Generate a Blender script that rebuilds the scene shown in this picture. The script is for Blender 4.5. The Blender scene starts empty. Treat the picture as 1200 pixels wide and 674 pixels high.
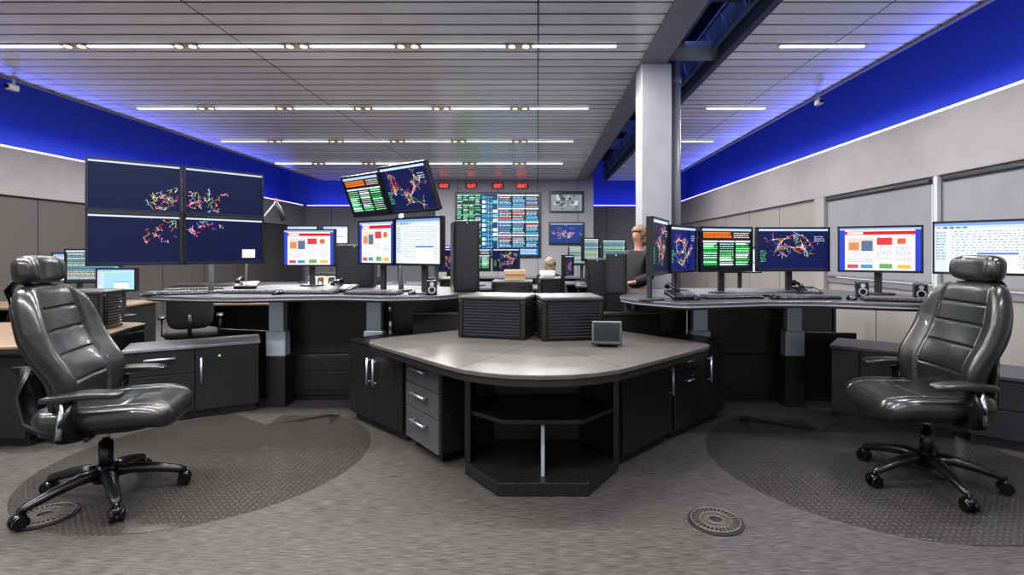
import bpy, math, random
from mathutils import Vector, Matrix
import bmesh
R=random.Random(7)
sc=bpy.context.scene
COL=sc.collection
sc.view_settings.view_transform='Standard'
try: sc.view_settings.look='Medium High Contrast'
except Exception: pass

def C(h):
    h=h.lstrip('#'); o=[]
    for i in (0,2,4):
        c=int(h[i:i+2],16)/255
        o.append(c/12.92 if c<=0.04045 else ((c+0.055)/1.055)**2.4)
    return tuple(o)
# ------------------------------------------------------------------ materials
MATS={}
def pm(name,col,rough=.5,metal=0,noise=0,nscale=30,bump=0,bscale=200,emit=None,es=0,spec=.5,coat=0):
    if name in MATS: return MATS[name]
    if isinstance(col,str): col=C(col)
    m=bpy.data.materials.new(name); m.use_nodes=True; nt=m.node_tree; b=nt.nodes['Principled BSDF']
    b.inputs['Base Color'].default_value=(*col,1); b.inputs['Roughness'].default_value=rough
    b.inputs['Metallic'].default_value=metal; b.inputs['Specular IOR Level'].default_value=spec
    b.inputs['Coat Weight'].default_value=coat
    if emit is not None:
        if isinstance(emit,str): emit=C(emit)
        b.inputs['Emission Color'].default_value=(*emit,1); b.inputs['Emission Strength'].default_value=es
    tc=nt.nodes.new('ShaderNodeTexCoord')
    if noise:
        n=nt.nodes.new('ShaderNodeTexNoise'); n.inputs['Scale'].default_value=nscale; n.inputs['Detail'].default_value=5
        nt.links.new(tc.outputs['Object'],n.inputs['Vector'])
        r=nt.nodes.new('ShaderNodeValToRGB'); r.color_ramp.elements[0].position=.3; r.color_ramp.elements[1].position=.7
        r.color_ramp.elements[0].color=(*[c*(1-noise) for c in col],1)
        r.color_ramp.elements[1].color=(*[min(1,c*(1+noise)) for c in col],1)
        nt.links.new(n.outputs['Fac'],r.inputs['Fac']); nt.links.new(r.outputs['Color'],b.inputs['Base Color'])
    if bump:
        n=nt.nodes.new('ShaderNodeTexNoise'); n.inputs['Scale'].default_value=bscale; n.inputs['Detail'].default_value=3
        nt.links.new(tc.outputs['Object'],n.inputs['Vector'])
        bp=nt.nodes.new('ShaderNodeBump'); bp.inputs['Strength'].default_value=bump; bp.inputs['Distance'].default_value=.01
        nt.links.new(n.outputs['Fac'],bp.inputs['Height']); nt.links.new(bp.outputs['Normal'],b.inputs['Normal'])
    MATS[name]=m; return m

def stripes(name,axis,period,groove,c1,c2,rough=.5,alt=0.1,period2=None,noise=.12,bump=.4,nscale=(3,3,3)):
    """surface with parallel grooves running across one axis"""
    m=bpy.data.materials.new(name); m.use_nodes=True; nt=m.node_tree; b=nt.nodes['Principled BSDF']
    b.inputs['Roughness'].default_value=rough
    tc=nt.nodes.new('ShaderNodeTexCoord'); sp=nt.nodes.new('ShaderNodeSeparateXYZ')
    nt.links.new(tc.outputs['Object'],sp.inputs[0])
    def M(op,a,bv=None):
        n=nt.nodes.new('ShaderNodeMath'); n.operation=op
        for i,x in enumerate((a,bv)):
            if x is None: continue
            if isinstance(x,(int,float)): n.inputs[i].default_value=x
            else: nt.links.new(x,n.inputs[i])
        return n.outputs[0]
    ax=sp.outputs['XYZ'.index(axis)]
    q=M('DIVIDE',ax,period); fr=M('FRACT',M('ADD',q,100.0)); g=M('LESS_THAN',fr,groove)
    if period2:
        a2,p2,g2=period2
        fr2=M('FRACT',M('ADD',M('DIVIDE',sp.outputs['XYZ'.index(a2)],p2),100.0))
        g=M('MAXIMUM',g,M('LESS_THAN',fr2,g2))
    cell=M('FLOOR',q); wn=nt.nodes.new('ShaderNodeTexWhiteNoise'); wn.noise_dimensions='1D'; nt.links.new(cell,wn.inputs['W'])
    no=nt.nodes.new('ShaderNodeTexNoise'); mp=nt.nodes.new('ShaderNodeMapping'); mp.inputs['Scale'].default_value=nscale
    nt.links.new(tc.outputs['Object'],mp.inputs[0]); nt.links.new(mp.outputs[0],no.inputs['Vector']); no.inputs['Scale'].default_value=1; no.inputs['Detail'].default_value=6
    v=M('ADD',M('MULTIPLY',wn.outputs['Value'],alt),M('MULTIPLY',no.outputs['Fac'],noise*2)); v=M('ADD',v,1-alt/2-noise)
    mul=nt.nodes.new('ShaderNodeVectorMath'); mul.operation='SCALE'; mul.inputs[0].default_value=c1; nt.links.new(v,mul.inputs['Scale'])
    mx=nt.nodes.new('ShaderNodeMix'); mx.data_type='RGBA'; nt.links.new(g,mx.inputs[0]); nt.links.new(mul.outputs[0],mx.inputs[6]); mx.inputs[7].default_value=(*c2,1)
    nt.links.new(mx.outputs[2],b.inputs['Base Color'])
    bp=nt.nodes.new('ShaderNodeBump'); bp.inputs['Strength'].default_value=bump; bp.inputs['Distance'].default_value=.01; bp.invert=True
    nt.links.new(g,bp.inputs['Height']); nt.links.new(bp.outputs['Normal'],b.inputs['Normal'])
    MATS[name]=m; return m

def carpet():
    m=bpy.data.materials.new('carpet'); m.use_nodes=True; nt=m.node_tree; b=nt.nodes['Principled BSDF']
    b.inputs['Roughness'].default_value=.7; b.inputs['Specular IOR Level'].default_value=.3
    tc=nt.nodes.new('ShaderNodeTexCoord'); mp=nt.nodes.new('ShaderNodeMapping'); mp.inputs['Scale'].default_value=(11,260,1)
    nt.links.new(tc.outputs['Object'],mp.inputs[0])
    n=nt.nodes.new('ShaderNodeTexNoise'); n.inputs['Scale'].default_value=1; n.inputs['Detail'].default_value=3; n.inputs['Roughness'].default_value=.6
    nt.links.new(mp.outputs[0],n.inputs['Vector'])
    r=nt.nodes.new('ShaderNodeValToRGB'); e=r.color_ramp.elements
    e[0].position=.34; e[0].color=(*C('#272625'),1); e[1].position=.68; e[1].color=(*C('#625f5d'),1)
    nt.links.new(n.outputs['Fac'],r.inputs['Fac'])
    n2=nt.nodes.new('ShaderNodeTexNoise'); n2.inputs['Scale'].default_value=.8; n2.inputs['Detail'].default_value=2; nt.links.new(tc.outputs['Object'],n2.inputs['Vector'])
    r2=nt.nodes.new('ShaderNodeValToRGB'); e=r2.color_ramp.elements; e[0].position=.3; e[0].color=(.85,.85,.85,1); e[1].position=.7; e[1].color=(1,1,1,1)
    nt.links.new(n2.outputs['Fac'],r2.inputs['Fac'])
    mx=nt.nodes.new('ShaderNodeMix'); mx.data_type='RGBA'; mx.blend_type='MULTIPLY'; mx.inputs[0].default_value=1
    nt.links.new(r.outputs[0],mx.inputs[6]); nt.links.new(r2.outputs['Color'],mx.inputs[7]); nt.links.new(mx.outputs[2],b.inputs['Base Color'])
    bp=nt.nodes.new('ShaderNodeBump'); bp.inputs['Strength'].default_value=.5; bp.inputs['Distance'].default_value=.005
    nt.links.new(n.outputs['Fac'],bp.inputs['Height']); nt.links.new(bp.outputs['Normal'],b.inputs['Normal'])
    return m

def matmat():
    """clear studded chair mat"""
    m=bpy.data.materials.new('studded_vinyl'); m.use_nodes=True; nt=m.node_tree; b=nt.nodes['Principled BSDF']
    tc=nt.nodes.new('ShaderNodeTexCoord'); 
    v=nt.nodes.new('ShaderNodeTexVoronoi'); v.inputs['Scale'].default_value=30; v.inputs['Randomness'].default_value=0
    nt.links.new(tc.outputs['Object'],v.inputs['Vector'])
    r=nt.nodes.new('ShaderNodeValToRGB'); e=r.color_ramp.elements; e[0].position=.12; e[0].color=(*C('#9a9794'),1); e[1].position=.24; e[1].color=(*C('#434140'),1)
    nt.links.new(v.outputs['Distance'],r.inputs['Fac']); nt.links.new(r.outputs[0],b.inputs['Base Color'])
    b.inputs['Roughness'].default_value=.2
    bp=nt.nodes.new('ShaderNodeBump'); bp.inputs['Strength'].default_value=.3; bp.inputs['Distance'].default_value=.004
    nt.links.new(r.outputs[0],bp.inputs['Height']); nt.links.new(bp.outputs['Normal'],b.inputs['Normal'])
    b.inputs['Alpha'].default_value=.30
    return m

def screenmat():
    m=bpy.data.materials.new('lit_screen'); m.use_nodes=True; nt=m.node_tree; b=nt.nodes['Principled BSDF']
    a=nt.nodes.new('ShaderNodeAttribute'); a.attribute_name='Col'
    b.inputs['Base Color'].default_value=(.004,.004,.006,1); b.inputs['Roughness'].default_value=.3; b.inputs['Specular IOR Level'].default_value=.2
    nt.links.new(a.outputs['Color'],b.inputs['Emission Color']); b.inputs['Emission Strength'].default_value=1.15
    return m
SCR=screenmat()
BLK=pm('black_plastic','#161719',.3,noise=.25,nscale=60)
BLKG=pm('black_gloss','#0c0d10',.18)
DKG=pm('dark_grey_plastic','#2a2b2e',.42)
LOUV=pm('louvre_plastic','#323337',.28)
CAB=pm('black_textured_laminate','#202123',.3,noise=.8,nscale=110,bump=.25,bscale=150)
CABD=pm('charcoal_panel','#222326',.36,noise=.65,nscale=90)
TOPG=pm('grey_laminate_top','#53504f',.3,noise=.12,nscale=50)
TOPD=pm('dark_laminate_top','#48484d',.3,noise=.15,nscale=60)
EDGE=pm('dark_edge_band','#222224',.4)
EDGL=pm('light_edge_band','#8a8c92',.4)
GREYD=pm('grey_metal_drawer','#5a5c5e',.4,metal=.3,noise=.1)
SIL=pm('satin_silver','#b9bcc2',.32,metal=.75)
ALU=pm('painted_aluminium','#a7acb5',.4,metal=.3)
CHR=pm('chrome','#d8dade',.12,metal=1)
LEA=pm('black_leather','#222423',.3,noise=.22,nscale=8,bump=.06,bscale=220,coat=.3)
FAB=pm('black_fabric','#121213',.8,noise=.3,nscale=150)
WOOD=pm('tan_laminate','#6e5c4b',.45,noise=.15,nscale=12)
PAPER=pm('white_paper','#c8c8c2',.8)
CARD=pm('cardboard','#a08868',.8,noise=.1)
FASC=pm('fascia_grey_paint','#93908f',.65,noise=.06,nscale=3)
COLM=pm('column_grey_paint','#8c8c91',.5,noise=.08,nscale=5)
BLUE=pm('blue_glow_paint',(.13,.22,.8),.7,emit=(.001,.006,.09),es=.2)  # blue cove glow put into the wall colour, plus a faint emission
LEDB=pm('violet_led',(.5,.5,1),.5,emit=(.45,.38,1.0),es=2.6)
LEDW=pm('white_fixture_lens',(.9,.9,.9),.5,emit=(1,.97,.93),es=4)
SPOTW=pm('warm_spot_lens',(.9,.8,.6),.5,emit=(1,.62,.28),es=2.2)
SKIN=pm('skin','#a07262',.55)
HAIRB=pm('fair_hair','#6a5840',.6,noise=.5,nscale=60)
HAIRG=pm('grey_blond_hair','#6d6250',.7,noise=.6,nscale=45)
SHD=pm('dark_shirt','#14151a',.8); SHL=pm('light_shirt','#4a4d58',.8)
PANT=pm('dark_trousers','#1b1c22',.85)
RED=pm('red_led',(.5,0,0),.4,emit=(1,.04,.02),es=4)
GRN=pm('green_led',(0,.3,0),.4,emit=(.2,1,.2),es=2)
DUCT=pm('galvanised_duct','#6a7088',.45,metal=.3,noise=.2,nscale=8)
DECK=pm('dark_deck','#15161c',.8)
BLIND=pm('blind_cloth','#85858a',.85,noise=.06,nscale=4,bump=.1,bscale=300)
WHT=pm('white_paint','#b5b6b8',.5)
FRM=pm('window_frame_grey','#767679',.5)

# ------------------------------------------------------------------ mesh builder
class MB:
    def __init__(s): s.v=[];s.f=[];s.m=[];s.s=[]
    def add(s,vs,fs,mi=0,sm=False,M=None):
        o=len(s.v)
        for v in vs:
            v=Vector(v); s.v.append(M@v if M else v)
        for f in fs: s.f.append([i+o for i in f]); s.m.append(mi); s.s.append(sm)
        return s
    def box(s,c,d,mi=0,rz=0,M=None):
        x,y,z=[k/2 for k in d]
        vs=[Vector(p) for p in ((-x,-y,-z),(x,-y,-z),(x,y,-z),(-x,y,-z),(-x,-y,z),(x,-y,z),(x,y,z),(-x,y,z))]
        T=Matrix.Translation(c)@Matrix.Rotation(rz,4,'Z')
        if M: T=M@T
        return s.add(vs,[(0,3,2,1),(4,5,6,7),(0,1,5,4),(1,2,6,5),(2,3,7,6),(3,0,4,7)],mi,False,T)
    def bb(s,x0,x1,y0,y1,z0,z1,mi=0): return s.box(((x0+x1)/2,(y0+y1)/2,(z0+z1)/2),(abs(x1-x0),abs(y1-y0),abs(z1-z0)),mi)
    def prism(s,pts,z0,z1,mi=0,M=None):
        n=len(pts)
        if sum(pts[i][0]*pts[(i+1)%n][1]-pts[(i+1)%n][0]*pts[i][1] for i in range(n))<0: pts=pts[::-1]
        vs=[(p[0],p[1],z0) for p in pts]+[(p[0],p[1],z1) for p in pts]
        fs=[list(range(n))[::-1],list(range(n,2*n))]+[(i,(i+1)%n,(i+1)%n+n,i+n) for i in range(n)]
        return s.add(vs,fs,mi,False,M)
    def cyl(s,a,b,r,r2=None,n=16,mi=0,M=None):
        a=Vector(a);b=Vector(b);r2=r if r2 is None else r2
        d=(b-a).normalized(); u=d.orthogonal().normalized(); w=d.cross(u)
        vs=[];
        for p,rr in ((a,r),(b,r2)):
            for i in range(n):
                t=2*math.pi*i/n; vs.append(p+u*math.cos(t)*rr+w*math.sin(t)*rr)
        o=len(s.v)
        s.add(vs,[(i,(i+1)%n,(i+1)%n+n,i+n) for i in range(n)],mi,True,M)
        s.f.append([o+i for i in range(n)][::-1]);s.m.append(mi);s.s.append(False)
        s.f.append([o+n+i for i in range(n)]);s.m.append(mi);s.s.append(False)
        return s
    def tube(s,pts,r,n=10,mi=0,sq=None,M=None):
        """swept tube; sq=(w,h) gives an oval section scale"""
        pts=[Vector(p) for p in pts]; rs=r if isinstance(r,(list,tuple)) else [r]*len(pts)
        rings=[]; up=Vector((0,0,1))
        for i,p in enumerate(pts):
            d=(pts[min(i+1,len(pts)-1)]-pts[max(i-1,0)]).normalized()
            u=d.cross(up)
            if u.length<.05: u=d.cross(Vector((0,1,0)))
            u.normalize(); w=u.cross(d).normalized()
            a,b=(sq if sq else (1,1))
            rings.append([p+u*math.cos(2*math.pi*k/n)*rs[i]*a+w*math.sin(2*math.pi*k/n)*rs[i]*b for k in range(n)])
        return s.loft(rings,mi,True,M)
    def loft(s,rings,mi=0,sm=True,M=None):
        n=len(rings[0]); vs=[v for r in rings for v in r]; k=len(rings)
        fs=[]
        for j in range(k-1):
            for i in range(n): fs.append((j*n+i,j*n+(i+1)%n,(j+1)*n+(i+1)%n,(j+1)*n+i))
        fs.append(list(range(n))[::-1]); fs.append([(k-1)*n+i for i in range(n)])
        return s.add(vs,fs,mi,sm,M)
    def sup(s,c,r,e1=.5,e2=.5,nu=28,nv=16,fn=None,mi=0,M=None):
        """rounded cushion (superellipsoid, evenly sampled), optional bending function"""
        def se(t,e):
            a,b=math.cos(t),math.sin(t); q=(abs(a)**(2/e)+abs(b)**(2/e))**(-e/2); return a*q,b*q
        vs=[]
        for j in range(1,nv):
            cp,sp_=se(-math.pi/2+math.pi*j/nv,e1)
            for i in range(nu):
                ct,st=se(2*math.pi*i/nu,e2)
                vs.append([cp*ct*r[0],cp*st*r[1],sp_*r[2]])
        vs.append([0,0,-r[2]]); vs.append([0,0,r[2]])
        if fn: vs=[fn(*v) for v in vs]
        vs=[(v[0]+c[0],v[1]+c[1],v[2]+c[2]) for v in vs]
        fs=[]
        for j in range(nv-2):
            for i in range(nu): fs.append((j*nu+i,j*nu+(i+1)%nu,(j+1)*nu+(i+1)%nu,(j+1)*nu+i))
        L=(nv-1)*nu
        for i in range(nu):
            fs.append((L,(i+1)%nu,i)); fs.append((L+1,(nv-2)*nu+i,(nv-2)*nu+(i+1)%nu))
        return s.add(vs,fs,mi,True,M)
    def pad(s,c,w,h,t,edge,front,back=None,nu=60,nv=70,M=None,pw=5.0,mi=0,rd=.35):
        """upholstered pad: grid over a rounded outline in local YZ, thickness along X.
        edge(v)->half width factor, front(u,v)->extra relief on +X side, back(u,v)->offset shared by both sides"""
        F=[];B=[]
        for j in range(nv+1):
            v=-1+2*j/nv
            for i in range(nu+1):
                u=-1+2*i/nu
                k=(abs(u)**pw+abs(v)**pw)**(1/pw) if (u or v) else 1
                m_=max(abs(u),abs(v)); sc_=(m_/k if k>0 else 1)
                uu,vv=u*sc_,v*sc_
                rim=max(0,1-m_); th=t*min(1,(1-(1-min(1,rim/rd))**2.4))**.5
                off=back(uu,vv) if back else 0
                y=uu*w*edge(vv); z=vv*h
                F.append((c[0]+off+th+front(uu,vv)*min(1,rim/.06),c[1]+y,c[2]+z)); B.append((c[0]+off-th,c[1]+y,c[2]+z))
        n=nu+1; fs=[]
        for j in range(nv):
            for i in range(nu):
                a=j*n+i; fs.append((a,a+1,a+n+1,a+n)); b_=a+len(F); fs.append((b_,b_+n,b_+n+1,b_+1))
        return s.add(F+B,fs,mi,True,M)

def mk(name,mb,mats,parent=None,loc=(0,0,0),rz=0,bevel=0,label=None,cat=None,group=None,kind=None,recalc=True,seg=2,weld=False):
    me=bpy.data.meshes.new(name); me.from_pydata([tuple(v) for v in mb.v],[],mb.f)
    if not isinstance(mats,(list,tuple)): mats=[mats]
    for m in mats: me.materials.append(m)
    for p,mi,s in zip(me.polygons,mb.m,mb.s): p.material_index=mi; p.use_smooth=s
    if recalc:
        bm=bmesh.new(); bm.from_mesh(me)
        if weld: bmesh.ops.remove_doubles(bm,verts=bm.verts,dist=.0002)
        bmesh.ops.recalc_face_normals(bm,faces=bm.faces); bm.to_mesh(me); bm.free()
    me.update()
    o=bpy.data.objects.new(name,me); COL.objects.link(o); o.location=loc; o.rotation_euler=(0,0,rz)
    if parent: o.parent=parent
    if bevel:
        b=o.modifiers.new('Bevel','BEVEL'); b.width=bevel; b.segments=seg; b.limit_method='ANGLE'; b.angle_limit=.6
    if label: o['label']=label
    if cat: o['category']=cat
    if group: o['group']=group
    if kind: o['kind']=kind
    return o
def root(name,label,cat,loc=(0,0,0),rz=0,group=None):
    o=bpy.data.objects.new(name,None); o.empty_display_size=.1; COL.objects.link(o)
    o.location=loc; o.rotation_euler=(0,0,rz); o['label']=label; o['category']=cat
    if group: o['group']=group
    return o
def dup(src,loc,rz=None,label=None,group=None):
    def rec(o,par):
        c=o.copy(); COL.objects.link(c)
        if par: c.parent=par
        for ch in list(o.children): rec(ch,c)
        return c
    c=rec(src,None); c.location=loc
    if rz is not None: c.rotation_euler=(0,0,rz)
    if label: c['label']=label
    if group: c['group']=group
    return c
def struct(name,mb,mat,bevel=0,label=None): 
    return mk(name,mb,mat,bevel=bevel,kind='structure',label=label)
def chaikin(p,it=2,k=.22):
    for _ in range(it):
        q=[]
        for i in range(len(p)):
            a=p[i]; b=p[(i+1)%len(p)]
            q.append((a[0]*(1-k)+b[0]*k,a[1]*(1-k)+b[1]*k)); q.append((a[0]*k+b[0]*(1-k),a[1]*k+b[1]*(1-k)))
        p=q
    return p

# ------------------------------------------------------------------ room shell
ZC=3.6
struct('floor',MB().bb(-9.6,6,-1.5,19.4,-.08,0),carpet())
CEIL=stripes('ceiling_planks','Y',.23,.12,C('#f2f2f4'),C('#1c1c20'),rough=.22,alt=.32,period2=('X',3.2,.004),noise=.14,bump=.9,nscale=(.7,9,1))
struct('ceiling',MB().bb(-6.8,1.22,-1.2,16.2,ZC,ZC+.09),CEIL)
struct('ceiling.001',MB().bb(2.2,4.0,-1.2,16.2,ZC,ZC+.09),CEIL)
struct('ceiling.002',MB().bb(-9.6,6,-1.5,19.4,4.75,4.85),DECK)
struct('trim_1',MB().bb(1.22,1.52,-1.2,16.2,ZC-.03,ZC+.42),COLM,.01)
struct('trim_2',MB().bb(2.12,2.2,-1.2,16.2,ZC,ZC+.5),pm('blue_grey_fascia','#4a5068',.6))
struct('trim_3',MB().bb(4.0,4.06,-1.2,16.2,ZC-.02,ZC+.2),FASC)
struct('trim_4',MB().bb(-6.86,-6.8,-1.2,16.2,ZC-.02,ZC+.2),FASC)
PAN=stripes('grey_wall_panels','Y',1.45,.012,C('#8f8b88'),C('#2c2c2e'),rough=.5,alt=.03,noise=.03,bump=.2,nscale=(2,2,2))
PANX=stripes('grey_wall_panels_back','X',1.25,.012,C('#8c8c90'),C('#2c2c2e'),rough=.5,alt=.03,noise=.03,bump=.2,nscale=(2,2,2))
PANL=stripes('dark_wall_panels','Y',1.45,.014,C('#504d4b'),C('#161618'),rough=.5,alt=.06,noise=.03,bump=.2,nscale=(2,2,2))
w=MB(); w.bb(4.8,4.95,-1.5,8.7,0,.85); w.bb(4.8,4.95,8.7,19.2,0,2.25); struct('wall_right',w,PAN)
w=MB(); w.bb(4.74,4.9,-1.5,19.2,2.25,3.0); w.bb(4.9,5.6,-1.5,19.2,2.9,2.95); struct('trim_5',w,FASC,.012)
struct('trim_6',MB().bb(4.72,4.8,8.45,8.75,0,2.25),FASC,.01)
struct('wall_right_upper',MB().bb(5.6,5.7,-1.5,19.2,2.9,4.75),BLUE)
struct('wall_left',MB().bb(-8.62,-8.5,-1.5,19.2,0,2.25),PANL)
w=MB(); w.bb(-8.6,-8.42,-1.5,19.2,2.25,3.0); w.bb(-9.3,-8.6,-1.5,19.2,2.9,2.95); struct('trim_7',w,FASC,.012)
struct('wall_left_upper',MB().bb(-9.4,-9.3,-1.5,19.2,2.9,4.75),BLUE)
struct('wall_back',MB().bb(-3.2,1.75,16.0,16.25,0,ZC+.5),PANX,.01)
w=MB(); w.bb(-8.5,4.8,18.6,18.75,0,3.0); w.bb(-8.5,4.8,18.75,19.2,2.9,2.95); struct('wall_back_lower',w,PANX)
struct('wall_back_upper',MB().bb(-9.4,5.7,19.2,19.3,2.9,4.75),BLUE)
struct('baseboard_back',MB().bb(-3.2,1.75,15.97,16.0,0,.12),EDGE)
def ledstrip(n,x0,x1,y0,y1,z,lab):
    r=root(n,lab,'light strip',((x0+x1)/2,(y0+y1)/2,z))
    cx,cy=(x0+x1)/2,(y0+y1)/2
    mk('housing',MB().bb(x0-cx-.01,x1-cx+.01,y0-cy,y1-cy,-.02,0),ALU,r)
    mk('lens',MB().bb(x0-cx,x1-cx,y0-cy,y1-cy,0,.03),LEDB,r)
ledstrip('cove_light',4.80,4.84,-1.4,18.5,3.02,'violet-white LED strip along the cove lip of the window wall')
ledstrip('cove_light.001',-8.52,-8.48,-1.4,18.5,3.02,'violet-white LED strip along the cove lip of the panelled wall')
ledstrip('cove_light.002',-8.4,4.7,18.64,18.68,3.02,'violet-white LED strip along the cove at the end of the room')
for i,(y0,y1) in enumerate(((6.15,8.45),(3.7,6.05),(1.2,3.6),(-1.3,1.1))):
    m=MB(); t=.05
    m.bb(4.78,4.9,y0,y1,2.18,2.25); m.bb(4.78,4.9,y0,y1,.85,.93); m.bb(4.78,4.9,y0,y0+t,.93,2.18); m.bb(4.78,4.9,y1-t,y1,.93,2.18)
    struct('window_%d'%(i+1),m,FRM,.006)
    r=root('roller_blind','pale grey roller blind drawn down over a tall window','blind',(4.77,(y0+y1)/2,2.2),0,'blinds on the window wall')
    h=(y1-y0)/2-.05
    mk('blind_cloth',MB().bb(-.005,.0,-h,h,-1.22,-.03),BLIND,r)
    mk('roller',MB().cyl((-.01,-h,0),(-.01,h,0),.03,mi=0),pm('roller_dark','#3c3d40',.5),r)
    mk('bottom_rail',MB().bb(-.012,.004,-h,h,-1.25,-1.22),FRM,r)
struct('trim_8',MB().bb(4.735,4.79,6.07,6.13,.85,2.25),WHT,.004)

# overhead services in the open slot
mk('cross_beam',MB().cyl((1.40,6.1,3.74),(2.16,6.1,3.74),.11,n=28),COLM,label='round grey horizontal pipe spanning the open ceiling slot',cat='pipe')
for k,y in enumerate((1.6,2.8,4.0,5.2,7.6,9.2,11,12.8)):
    mk('cross_beam',MB().bb(1.52,2.12,y,y+.06,3.95,4.15).bb(1.52,2.12,y-.03,y+.09,3.93,3.95).bb(1.52,2.12,y-.03,y+.09,4.15,4.17),DUCT,label='blue-grey steel joist spanning the open ceiling slot',cat='beam',group='steel joists in the ceiling slot')
m=MB(); m.cyl((1.75,-1,4.585),(1.75,16,4.585),.15,n=24)
for y in range(0,16,2): m.cyl((1.75,y,4.585),(1.75,y+.04,4.585),.165,n=24)
mk('air_duct',m,DUCT,label='round galvanised air duct running above the ceiling slot',cat='duct')
m=MB(); m.bb(2.04,2.07,-1,16,3.70,3.73); m.bb(2.04,2.07,-1,16,4.04,4.07)
for k in range(34):
    y=-1+k*.5; m.tube([(2.055,y,3.72),(2.055,y+.25,4.05)],.011,n=6); m.tube([(2.055,y+.25,4.05),(2.055,y+.5,3.72)],.011,n=6)
mk('roof_truss',m,pm('truss_blue_grey','#7a84a6',.4,metal=.3),label='open blue-grey lattice truss along the ceiling slot',cat='truss')
for x in (1.6,1.72):
    mk('sprinkler_pipe',MB().cyl((x,-1,3.86),(x,16,3.86),.022,n=10),pm('pipe_blue_grey','#66708f',.4,metal=.4),label='thin blue-grey pipe running along the ceiling slot',cat='pipe',group='pipes above the ceiling slot')
r=root('column','square plain grey painted structural column','column',(1.4,6.2,0))
mk('shaft',MB().bb(-.18,.18,-.18,.18,.1,ZC-.03),COLM,r,bevel=.015)
mk('plinth',MB().bb(-.2,.2,-.2,.2,0,.1),EDGE,r,bevel=.01)
r=root('service_pipe','vertical round grey pipe standing beside the column','pipe',(1.71,6.35,0))
mk('pipe',MB().cyl((0,0,.03),(0,0,3.9),.062,n=24),pm('pipe_grey','#6c6c72',.4),r)  # plain grey, darker than the column
mk('floor_collar',MB().cyl((0,0,0),(0,0,.03),.1,n=24),EDGE,r)
mk('coupling',MB().cyl((0,0,3.42),(0,0,3.50),.072,n=24),pm('pipe_grey','#6c6c72',.4),r)

ROWS=[(5.58,.855,1.21),(8.0,.79,1.225),(10.4,.72,1.245),(13.0,.63,1.275),(3.1,.855,1.21),(.6,.855,1.21)]
def fixture(loc):
    r=root('ceiling_light','long slim white linear light recessed in the plank ceiling','ceiling light',loc,0,'linear lights in ceiling rows')
    mk('housing',MB().bb(-.47,.47,-.034,.034,-.010,.0),ALU,r)
    mk('lens',MB().bb(-.455,.455,-.020,.020,-.018,-.010),LEDW,r)
    return r
F=None; pos=[]
for y,xr,per in ROWS:
    for k in range(6): pos.append((xr-.455-per*k,y,ZC))
    pos.append((3.1,y,ZC))
for p in pos:
    if F is None: F=fixture(p)
    else: dup(F,p)
    L=bpy.data.lights.new('strip_lamp','AREA'); L.shape='RECTANGLE'; L.size=.9; L.size_y=.035; L.energy=54; L.color=(1,.97,.95)
    lo=bpy.data.objects.new('strip_lamp',L); COL.objects.link(lo); lo.location=(p[0],p[1],ZC-.021)
S=None
for y,xr,per in ROWS[:4]:
    for k in range(5):
        for dx in (-.075,.075):
            p=(xr-.91-(per-.91)/2-per*k+dx,y,ZC)
            if S is None:
                S=root('recessed_spotlight','small round warm recessed spotlight between two linear lights','spotlight',p,0,'recessed spotlights in ceiling rows')
                m=MB(); m.cyl((0,0,-.014),(0,0,0),.055,n=20); mk('trim_ring',m,ALU,S)
                mk('lens',MB().cyl((0,0,-.02),(0,0,-.012),.038,n=20),SPOTW,S)
            else: dup(S,p)
for p,l in (((3.97,7.25,ZC),'white security camera hanging from the ceiling edge by the windows'),((-6.75,6.6,ZC),'white security camera hanging from the ceiling edge by the panelled wall')):
    r=root('security_camera',l,'camera',p)
    mk('mount',MB().cyl((0,0,-.1),(0,0,0),.015,n=10).cyl((0,0,-.012),(0,0,0),.04,n=16),WHT,r)
    mk('camera_body',MB().box((-.0,-.02,-.14),(.07,.13,.08)),WHT,r,bevel=.015)
    mk('lens',MB().cyl((0,-.105,-.14),(0,-.08,-.14),.025,n=16),BLKG,r)

# ------------------------------------------------------------------ screens
def newscr(bg): return [([(0,0),(1,0),(1,1),(0,1)],C(bg))]
def rc(L,x0,y0,x1,y1,c): L.append(([(x0,y0),(x1,y0),(x1,y1),(x0,y1)],C(c) if isinstance(c,str) else c))
def sg(L,x0,y0,x1,y1,t,c):
    dx,dy=x1-x0,y1-y0; l=math.hypot(dx,dy) or 1; nx,ny=-dy/l*t/2,dx/l*t/2
    L.append(([(x0+nx,y0+ny),(x0-nx,y0-ny),(x1-nx,y1-ny),(x1+nx,y1+ny)],C(c)))
def txt(L,x0,x1,y,h,c,rnd,gap=.012):
    x=x0
    while x<x1-.02:
        w=rnd.uniform(.012,.05); w=min(w,x1-x); rc(L,x,y,x+w,y+h,c); x+=w+gap
MAPC=['#ff3030','#30ff60','#ffffff','#ff50ff','#ffd040','#ff3030','#60d0ff']
def branch(L,r,x,y,a,n,t,cols,sp,bounds=(.02,.04,.98,.94)):
    c=r.choice(cols)
    for j in range(n):
        a+=r.uniform(-.9,.9); l=r.uniform(.4,1)*sp; x2=x+math.cos(a)*l; y2=y+math.sin(a)*l*1.5
        if not(bounds[0]<x2<bounds[2] and bounds[1]<y2<bounds[3]): break
        sg(L,x,y,x2,y2,t,c); x,y=x2,y2
        if r.random()<.35: branch(L,r,x,y,a+r.choice([-1,1])*r.uniform(.6,1.4),n//2,t,cols,sp,bounds)
        if r.random()<.3: c=r.choice(cols)
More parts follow.
